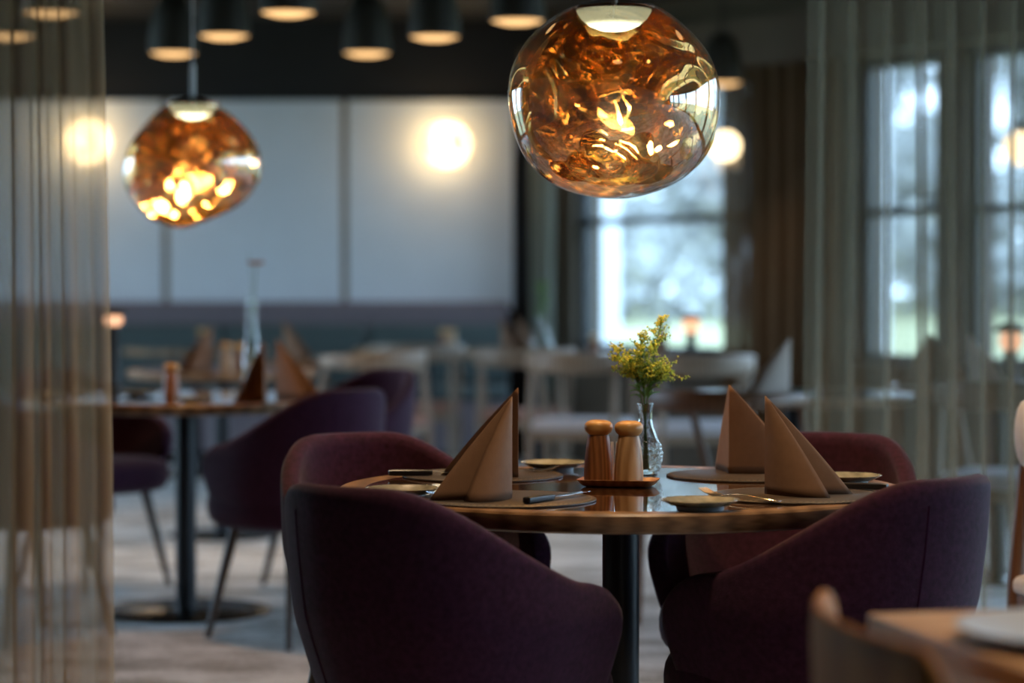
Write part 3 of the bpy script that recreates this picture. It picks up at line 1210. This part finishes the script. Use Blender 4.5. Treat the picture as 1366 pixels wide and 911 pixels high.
def goldenrod(idx, tipx, tipy, tipz, seed, label):
    rng = random.Random(seed)
    root = empty('goldenrod_sprig', (VX, VY, TZ), 0, label=label, cat='flower', group=None)
    p0 = Vector((-tipx * .1 * (1 if idx != 1 else -1), -.008 + idx * .007, .012))
    p1 = Vector((tipx * .035, tipy * .05, .125))
    p2 = Vector((tipx * .30, tipy * .3, .20))
    p3 = Vector((tipx * .65, tipy * .6, tipz * .85))
    p4 = Vector((tipx, tipy, tipz))
    ctrl = [p0, p1, p2, p3, p4]

    def at(t):
        t = t * 4
        i = min(int(t), 3)
        q = t - i
        a, b, c, d = ctrl[max(i - 1, 0)], ctrl[i], ctrl[i + 1], ctrl[min(i + 2, 4)]
        return .5 * ((2 * b) + (c - a) * q + (2 * a - 5 * b + 4 * c - d) * q * q + (3 * b - a - 3 * c + d) * q ** 3)
    stem = MB().tube([at(i / 16) for i in range(17)], [.0016 - .0009 * i / 16 for i in range(17)], 7).build('stem', M['stem'], root)
    br, bl, bd = MB(), MB(), MB()

    def blob(mb, c, s):
        vs = [c + Vector(d) * s for d in ((1, 0, 0), (-1, 0, 0), (0, 1, 0), (0, -1, 0), (0, 0, 1.2), (0, 0, -1.2))]
        mb.add(vs, [(0, 2, 4), (2, 1, 4), (1, 3, 4), (3, 0, 4), (2, 0, 5), (1, 2, 5), (3, 1, 5), (0, 3, 5)])
    for k in range(26):
        t = .42 + .57 * k / 26
        b = at(t)
        a = rng.uniform(0, 2 * pi)
        ln = (.056 * (1 - (t - .42) / .60) + .010) * rng.uniform(.6, 1.1)
        d = Vector((cos(a), sin(a) * .7, rng.uniform(.45, 1.0))).normalized()
        mid = b + d * ln * .5 + Vector((0, 0, ln * .05))
        tip = b + d * ln + Vector((cos(a) * ln * .2, 0, -ln * .05))
        br.tube([b, mid, tip], [.0008, .0006, .0004], 5)
        for q in range(int(11 + ln * 280)):
            s_ = rng.uniform(.22, 1.05)
            c = b.lerp(mid, s_ * 2) if s_ < .5 else mid.lerp(tip, s_ * 2 - 1)
            c = c + Vector([rng.gauss(0, .0026) for _ in range(3)])
            blob(bl if rng.random() < .25 + .6 * t else bd, c, rng.uniform(.0012, .0026))
    br.build('twigs', M['stem'], root)
    bl.build('blossoms', M['blossom'], root, smooth=False)['kind'] = 'stuff'
    bd.build('buds', M['bud'], root, smooth=False)['kind'] = 'stuff'
    for k in range(14):
        t = .34 + .40 * k / 14
        b = at(t)
        a = rng.uniform(0, 2 * pi)
        ln = rng.uniform(.024, .042)
        d = Vector((cos(a), sin(a), rng.uniform(.2, .9))).normalized()
        side = d.cross(Vector((0, 0, 1))).normalized()
        up = side.cross(d)
        lm = MB()

        def lf_(u, v):
            w_ = .0048 * sin(pi * min(1, v * 1.02 + .02)) ** .8
            return b + d * ln * v + side * w_ * (u * 2 - 1) + up * (.006 * sin(pi * v) + .0018 * abs(u * 2 - 1))
        lm.grid(lf_, 3, 7)
        lm.build('leaf', M['leaf'], stem, solid=.0004)
    return root


goldenrod(0, -.066, -.004, .268, 1, 'goldenrod sprig leaning left in the nearest vase')
goldenrod(1, .036, .004, .326, 2, 'tallest upright goldenrod sprig in the nearest vase')
goldenrod(2, -.012, -.012, .292, 4, 'middle goldenrod sprig in the nearest vase, below the tallest')
goldenrod(2, .040, .012, .225, 9, 'small goldenrod sprig leaning right in the nearest vase')
goldenrod(1, -.026, .014, .235, 12, 'small leafy goldenrod sprig low at the left of the nearest vase')


# ------------------------------------------------------------------ other vases
def bottle_vase(x, y, prof, label):
    root = empty('bud_vase', (x, y, TZ), 0, label=label, cat='vase')
    MB().lathe(prof, 40, cap=False).build('glass', M['vase_glass'], root, sharp=180)
    r, z = prof[2]
    MB().lathe([(0, .006), (prof[1][0] * .85, .007), (r * .9, z), (r * .8, z + .05), (0, z + .05)], 24).build('water', M['water'], root)
    return root


bx, by = xat(336, 8.62), 8.62
bottle_vase(bx, by, [(0, .003), (.030, 0), (.034, .02), (.034, .10), (.026, .17), (.017, .24), (.0155, .33), (.0175, .345)], 'tall slim glass vase holding a single orange flower')
fl = empty('orange_flower', (bx, by, TZ), 0, label='single orange flower in the tall slim vase', cat='flower')
MB().tube([(0, 0, .01), (.004, 0, .25), (.014, 0, .455)], [.0022, .002, .0018], 7).build('stem', M['stem'], fl)
for k in range(11):
    a = 2 * pi * k / 11
    MB().tube([(.014, 0, .455), (.014 + .016 * cos(a), .016 * sin(a), .462), (.014 + .029 * cos(a), .029 * sin(a), .466)], [.002, .008, .004], 6).build('petal', M['petal'], fl)
MB().tube([(.004, 0, .25), (.0, .01, .36), (-.012, .01, .50)], [.0012, .001, .0006], 5).build('grass_blade', M['stem'], fl)
cx_, cy_ = xat(722, 13.2), 13.2
bottle_vase(cx_, cy_, [(0, .003), (.045, 0), (.062, .03), (.058, .06), (.036, .10), (.020, .15), (.018, .19), (.024, .205)], 'rounded clear vase with green sprig before the corner drape')
gs = empty('green_sprig', (cx_, cy_, TZ), 0, label='leafy green sprig in the rounded corner vase', cat='plant')
MB().tube([(0, 0, .01), (.0, .0, .2), (-.01, 0, .32)], [.003, .0025, .0015], 7).build('stem', M['stem'], gs)
rg = random.Random(5)
for k in range(26):
    t = rg.uniform(.2, .36)
    a = rg.uniform(0, 2 * pi)
    b = Vector((0, 0, t))
    d = Vector((cos(a), sin(a), rg.uniform(.2, 1.2))).normalized()
    s_ = d.cross(Vector((0, 0, 1))).normalized()
    MB().add([b, b + d * .03 + s_ * .013, b + d * .065, b + d * .03 - s_ * .013], [(0, 1, 2, 3)]).build('leaf', M['leaf'], gs, solid=.001)


# ------------------------------------------------------------------ lanterns (portable table lamps)
def make_lantern(hb=.13, k=1.0, lh=1.0):
    root = empty('table_lantern', cat='lamp')
    MB().lathe([(0, 0), (.05 * k, 0), (.05 * k, .012), (.028 * k, .02), (.026 * k, hb - .01), (.03 * k, hb), (0, hb)], 32).build('base', M['lamp_black'], root)
    MB().lathe([(0, hb + .001), (.026 * k, hb + .001), (.040 * k, hb + .02 * lh), (.044 * k, hb + .045 * lh), (.038 * k, hb + .067 * lh), (0, hb + .07 * lh)], 32).build('light', M['lantern_light'], root)
    MB().lathe([(.046 * k, hb + .07 * lh), (.064 * k, hb + .075 * lh), (.058 * k, hb + .092 * lh), (.02 * k, hb + .106 * lh), (0, hb + .108 * lh)], 32).build('cap', M['lamp_black'], root)
    return root


lan = Proto(make_lantern())
lan.place((xat(922, 12.3), 12.3, TZ), 0, 'black lantern glowing on the table before the rear window')
Proto(make_lantern(.235, .8, .55)).place((xat(151, 8.72), 8.72, TZ), 0, 'tall dark lantern glowing beside the edge of the left sheer curtain')
lan.place((xat(1352, 9.2), 9.25, TZ), 0, 'lantern glowing behind the right sheer curtain')


# ------------------------------------------------------------------ oak armchairs
def make_oak(name, wmat, pmat, rail_h=.10, top=.80, back_pad=False, R=.255):
    root = empty(name, cat='chair')

    def rail(u, v):
        a = radians(-112 + 224 * u)
        t = 2 * pi * v
        hh = rail_h * (.30 + .70 * cos(a * .62) ** 1.0) * .5
        sq = (abs(cos(t)) ** 4 + abs(sin(t)) ** 4) ** -.25
        rr = R + .012 * cos(t) * sq
        yy = -rr * cos(a)
        if abs(a) > pi / 2:
            yy = -rr * cos(a) * 1.3
        return (rr * sin(a), yy, top - rail_h * .5 + hh * sin(t) * sq)
    g = MB()
    n = 41

    g.grid(lambda u, v: rail(v, u), 16, n, closed=True)
    g.f.append(tuple(range(16)))
    g.f.append(tuple(range(16 * (n - 1), 16 * n)))
    g.build('back_rail', wmat, root, sharp=60)
    for sx in (-1, 1):
        MB().tube([(sx * .20, -.215, 0), (sx * .205, -.19, .45), (sx * .20, -.165, top - rail_h * .55)], [.013, .019, .014], 10).build('back_leg', wmat, root)
        MB().tube([(sx * .215, .215, 0), (sx * .215, .20, .44), (sx * .235, .09, top - rail_h * .55)], [.012, .018, .013], 10).build('front_leg', wmat, root)
        MB().box(sx * .215 - .012, sx * .215 + .012, -.18, .20, .385, .43).build('side_rail', wmat, root, smooth=False, bevel=.004)
    MB().box(-.205, .205, .19, .214, .385, .43).build('front_rail', wmat, root, smooth=False, bevel=.004)
    MB().box(-.20, .20, -.20, -.178, .385, .43).build('rear_rail', wmat, root, smooth=False, bevel=.004)
    MB().box(-.225, .225, -.205, .225, .428, .475).build('seat_pad', pmat, root, bevel=.018, segs=4)
    if back_pad:
        def pad(u, v):
            a = radians(-95 + 190 * u)
            t = 2 * pi * v
            rr = R - .002 + .024 * cos(t)
            return (rr * sin(a), -rr * cos(a), top - .02 + .075 * sin(t))
        g = MB()
        g.grid(lambda u, v: pad(v, u), 16, 33, closed=True)
        g.f.append(tuple(range(16)))
        g.f.append(tuple(range(16 * 32, 16 * 33)))
        g.build('back_pad', pmat, root)
    return root


oc = Proto(make_oak('oak_armchair', M['oak'], M['pad_rose']))
oc.place((-.52, 13.1, 0), -.05, 'pale oak armchair seen from behind under the lit wall lamp')
oc.place((.06, 12.38, 0), -.1, 'pale oak armchair seen from behind before the corner vase table')
oc.place((-.68, 11.75, 0), 1.0, 'oak armchair turned sideways just above the two far tub chairs')
ow = Proto(make_oak('oak_armchair', M['oak'], M['pad_white']))
ow.place((.33, 11.55, 0), -.25, 'oak armchair with white seat pad behind the nearest mills')
ow.place((.87, 11.3, 0), .12, 'oak armchair with white seat pad just below the window lantern')
ow.place((1.73, 8.36, 0), -.5, 'oak armchair glimpsed through the right sheer curtain')
ob = Proto(make_oak('walnut_armchair', M['brown_wood'], M['pad_white'], .07, .785))
ob.place((.71, 8.0, 0), -.75, 'brown wooden armchair with thin rail before the pale napkin table')
om = Proto(make_oak('padded_armchair', M['brown_wood'], M['pad_white'], .09, .82, True))
om.place((1.395, 5.35, 0), -1.2, 'brown wooden armchair with white padded back at the right edge')

# ------------------------------------------------------------------ corner oak table, its chair and plate (close to the camera)
ct = empty('oak_table', (.43, 2.92, 0), radians(13), label='square pale oak table with a white plate, close by at right', cat='table')
MB().box(0, .80, -.80, 0, .712, .74).build('tabletop', M['oak_table'], ct, smooth=False, bevel=.004)
MB().box(.06, .74, -.74, -.06, .66, .712).build('apron', M['oak_table'], ct, smooth=False, bevel=.004)
for sx in (.08, .72):
    for sy in (-.08, -.72):
        MB().lathe([(.018, 0), (.028, .66)], 16, Matrix.Translation((sx, sy, 0))).build('leg', M['oak_table'], ct)
wp = make_plate(.15, 'white_plate')
wp.location = (.645, 2.685, .74)
tag(wp, 'large white plate on the square oak table')
nc = empty('plywood_chair', (.357, 2.55, 0), 0, cat='chair')
RB = .60


def nback(u, v):
    """closed loop in v round a thin bent panel, u along its arc"""
    th = radians(-30 + 51 * u)
    e = min(u, 1 - u) * 51 / 60 * .628 / .05
    rnd = sqrt(max(0, 1 - (1 - min(1, e)) ** 2))
    hh = .035 + .065 * rnd
    t = 2 * pi * v
    sq = (abs(cos(t)) ** 5 + abs(sin(t)) ** 5) ** -.2
    rr = RB + .009 * cos(t) * sq
    z = .695 + hh * sin(t) * sq
    lean = (z - .45) * .10
    return (RB - .035 - lean * .4 + .02 - rr * cos(th), rr * sin(th), z)


g = MB()
g.grid(lambda u, v: nback(v, u), 20, 41, closed=True)
g.f.append(tuple(range(20)))
g.f.append(tuple(range(20 * 40, 20 * 41)))
g.build('back_panel', M['honey_oak'], nc, sharp=60)
MB().box(.03, .43, -.25, .17, .43, .455).build('seat', M['honey_oak'], nc, bevel=.02, segs=3)
for sy in (-.215, .135):
    MB().tube([(.0, sy, 0), (.045, sy, .44), (.022, sy, .62)], [.012, .017, .012], 10).build('back_leg', M['honey_oak'], nc)
    MB().tube([(.41, sy, 0), (.39, sy, .435)], [.012, .017], 10).build('front_leg', M['honey_oak'], nc)
tag(nc, 'honey oak chair with curved back tucked at the square oak table')

# ------------------------------------------------------------------ banquette along the back wall
bq = empty('banquette', (0, 0, 0), label='long upholstered banquette along the white panelled wall', cat='bench')
MB().box(-5.4, -.02, BACKY - .66, BACKY - .04, .08, .40).build('base', M['bench_brown'], bq, smooth=False, bevel=.01)
MB().box(-5.4, -.02, BACKY - .20, BACKY - .035, .40, 1.0).build('backrest', M['bench_brown'], bq, bevel=.03, segs=3)
for i in range(6):
    a = -5.4 + i * .897
    MB().box(a + .006, a + .891, BACKY - .68, BACKY - .20, .40, .48).build('seat_cushion', M['bench_green'], bq, bevel=.025, segs=3)
    MB().box(a + .006, a + .891, BACKY - .30, BACKY - .20, .485, .86).build('back_cushion', M['bench_green'], bq, bevel=.03, segs=3)


# ------------------------------------------------------------------ blown-glass pendants
def blob_mesh(R, sx, sz, seed, lobes, wob, nu=96, nv=64, amp=0.0, freq=9.0):
    off = Vector((seed * 3.7, seed * 1.3, seed * 2.1))

    def fn(u, v):
        a = 2 * pi * u
        t = pi * (.135 + .865 * v)      # open crown at the top
        d = Vector((sin(t) * cos(a), sin(t) * sin(a), cos(t)))
        k = 1.0
        for (ld, g, sharp) in lobes:
            k += g * max(0, d.dot(Vector(ld).normalized())) ** sharp
        k += wob * noise.noise(d * 1.3 + off)
        p = d * R * k
        p.x *= sx
        p.y *= sx
        p.z *= sz
        if amp:
            q = d * 1.0 + Vector((noise.noise(d * 1.9 + off), noise.noise(d * 1.9 + off * 2), noise.noise(d * 1.9 - off))) * .75
            fade = sstep(.02, .25, v)
            w_ = q.x * .5 + q.y * .35 + q.z * .9
            p = p * .968 + d * amp * fade * (sin(w_ * freq + 3.4 * noise.noise(q * 1.4 + off)) * .6 + .6 * noise.noise(q * 1.6 - off))
        return p
    return MB().grid(fn, nu, nv, closed=True)


def pendant(loc, R, sx, sz, seed, lobes, label, power, cap_h):
    root = empty('pendant_lamp', loc, 0, label=label, cat='lamp')
    o = blob_mesh(R, sx, sz, seed, lobes, .05)
    zt = max(p[2] for p in o.v)
    zb = min(p[2] for p in o.v)
    o.build('glass_shade', M['outer_glass'], root, merge=.0005, sub=1, sharp=180)
    i = blob_mesh(R, sx, sz, seed, lobes, .05, 240, 180, .0095, 9.0)
    i.build('mirrored_lining', M['mirror_coat'], root, merge=.0005, sub=1, sharp=180)
    dz = zt - .010
    r = .076
    MB().lathe([(0, dz - .044), (r * .35, dz - .041), (r * .66, dz - .032), (r * .88, dz - .018), (r, dz - .003), (r, dz), (0, dz)], 48).build('diffuser', M['diffuser'], root)
    MB().lathe([(r + .008, dz), (r + .008, dz + .006), (.05, dz + .014), (.012, dz + .028), (0, dz + .028)], 40).build('cap', M['amber_cap'], root)
    MB().lathe([(.0085, dz + .026), (.0085, dz + .125), (.004, dz + .13), (0, dz + .13)], 16).build('stem', M['white_tube'], root)
    ceil = CEIL - loc[2]
    MB().tube([(0, 0, dz + .128), (0, 0, ceil - .02)], .0028, 8).build('cord', M['white_tube'], root)
    MB().lathe([(.055, ceil - .028), (.055, ceil), (0, ceil)], 32).build('canopy', M['lamp_black'], root)
    ld = bpy.data.lights.new('pendant_led', 'SPOT')
    ld.energy = power * .6
    ld.color = (1.0, .66, .34)
    ld.spot_size = radians(150)
    ld.spot_blend = .6
    ld.shadow_soft_size = .05
    lo = bpy.data.objects.new('pendant_led', ld)
    lo.location = (0, 0, dz - .062 - .03)
    lo.parent = root
    COL.objects.link(lo)
    return root


pendant((.206, 4.90, 1.514), .207, 1.015, .985, 3, [((-.7, 0, -.7), .035, 5), ((.75, 0, -.65), .06, 4), ((-1, 0, .1), .02, 4), ((.5, 0, .8), -.02, 4)],
        'large amber mirrored glass pendant hanging over the nearest table', 60, .02)
pendant((xat(258, 7.6), 7.6, 1.512), .200, .97, 1.10, 8, [((1, 0, -.05), .16, 4), ((-1, -.2, -.1), .12, 4), ((0, 0, 1), .0, 3), ((.5, 0, -.8), -.14, 3), ((-.7, 0, .7), -.10, 3), ((.7, 0, .7), -.12, 3)],
        'smaller amber mirrored glass pendant hanging over the far round table', 60, .02)


# ------------------------------------------------------------------ dark dome lamps under the ceiling
def make_dome(energy):
    root = empty('dome_lamp', cat='lamp')
    r = .112
    MB().lathe([(r * .97, 0), (r, .0), (r * .995, .05), (r * .93, .12), (r * .80, .20), (r * .55, .255), (.02, .275), (.0, .275)], 40, cap=False).build('shade', M['dome'], root, solid=.003)
    MB().lathe([(0, -.016), (r * .5, -.012), (r * .92, .002), (r * .92, .010), (0, .010)], 32).build('diffuser', M['dome_light'], root)
    MB().tube([(0, 0, .272), (0, 0, CEIL - 2.185)], .006, 8).build('stem', M['lamp_black'], root)
    ld = bpy.data.lights.new('dome_bulb', 'SPOT')
    ld.energy = energy
    ld.color = (1.0, .70, .42)
    ld.spot_size = radians(105)
    ld.spot_blend = 1.0
    ld.shadow_soft_size = .07
    lo = bpy.data.objects.new('dome_bulb', ld)
    lo.location = (0, 0, -.10)
    lo.parent = root
    COL.objects.link(lo)
    return root


dome, dome_added = Proto(make_dome(7)), Proto(make_dome(20))
dz_ = 2.185
spots = [(385, 9.5, 'dark dome lamp highest above the far pendant, touching the picture top'),
         (300, 10.4, 'dark dome lamp just right of the far pendant cord'),
         (232, 11.2, 'dark dome lamp directly behind the far pendant cord'),
         (690, 9.8, 'dark dome lamp partly behind the large pendant'),
         (580, 10.45, 'dark dome lamp left of the large pendant, middle of its row'),
         (490, 11.2, 'dark dome lamp lowest in the middle row'),
         (70, 9.5, 'dark dome lamp seen high through the left sheer curtain'),
         (15, 10.4, 'dark dome lamp seen lower through the left sheer curtain'),
         (962, 12.9, 'dark dome lamp before the top of the rear window')]
for px, Y, lab in spots:
    dome.place((xat(px, Y), Y, dz_), 0, lab)
for x, y in ((.30, 3.85), (-.35, 5.5), (.95, 5.2), (1.0, 2.55)):  # unseen lamps added to warm the nearest table and the oak table
    dome_added.place((x, y, dz_), 0, 'added dome lamp out of the picture, lighting the tables near the viewer', 'added dome lamps out of the picture')


# ------------------------------------------------------------------ wall lamps, and globes standing in for their window reflections
def make_sconce():
    root = empty('wall_lamp', cat='lamp')
    Ry = Matrix.Rotation(pi / 2, 4, 'X')      # lathe axis z -> -y (towards the room)
    MB().lathe([(0, 0), (.07, 0), (.07, .015), (.03, .02), (.02, .055), (0, .055)], 32, Ry).build('back_plate', M['brass'], root)
    MB().lathe([(0, .055), (.04, .057), (.060, .07), (.064, .085), (.058, .10), (.035, .115), (.012, .118), (0, .118)], 40, Ry).build('light', M['sconce_light'], root)
    MB().lathe([(0, .119), (.012, .119), (.012, .128), (0, .128)], 16, Ry).build('knob', M['brass'], root)
    MB().lathe([(.03, .045), (.12, .050), (.165, .075), (.175, .10), (.165, .125)], 48, Matrix.Translation((.035, 0, -.005)) @ Ry, cap=False).build('glass_dish', M['vase_glass'], root)
    ld = bpy.data.lights.new('wall_lamp_bulb', 'POINT')
    ld.energy = 2.4
    ld.color = (1.0, .68, .34)
    ld.shadow_soft_size = .05
    lo = bpy.data.objects.new('wall_lamp_bulb', ld)
    lo.location = (0, -.19, 0)
    lo.parent = root
    COL.objects.link(lo)
    return root


sc = Proto(make_sconce())
YS = BACKY - .03
sc.place((xat(589, YS), YS, CAM_H + (372 - 193) / FPX * YS), 0, 'round glowing wall lamp on the white panel above the banquette')
sc.place((xat(113, YS), YS, CAM_H + (372 - 189) / FPX * YS), 0, 'round glowing wall lamp behind the left sheer curtain')


def make_reflection_globe():  # hung globe added in place of a wall lamp's reflection in the glass
    root = empty('reflection_globe', cat='lamp')
    MB().lathe([(0, -.078), (.030, -.072), (.055, -.055), (.072, -.030), (.078, 0), (.072, .030), (.055, .055), (.030, .072), (0, .078)], 40).build('globe', M['reflection_glow'], root)
    MB().lathe([(.022, .070), (.022, .12), (0, .125)], 16).build('socket', M['lamp_black'], root)
    MB().tube([(0, 0, .12), (0, 0, 1.07)], .0022, 6).build('cord', M['lamp_black'], root)
    return root


gl = make_reflection_globe()
gp = Proto(gl)
for px, py, Y, lab in ((967, 195, 12.2, 'stand-in globe for a lamp reflected in the rear window, partly behind the large pendant'),
                       (1360, 198, 11.0, 'stand-in globe for a lamp reflection seen through the right sheer curtain')):
    z = CAM_H + (372 - py) / FPX * Y
    g = gp.place((xat(px, Y), Y, z), 0, lab)
    for ch in g.children:
        if ch.name.startswith('cord'):
            ch.scale = (1, 1, 1)
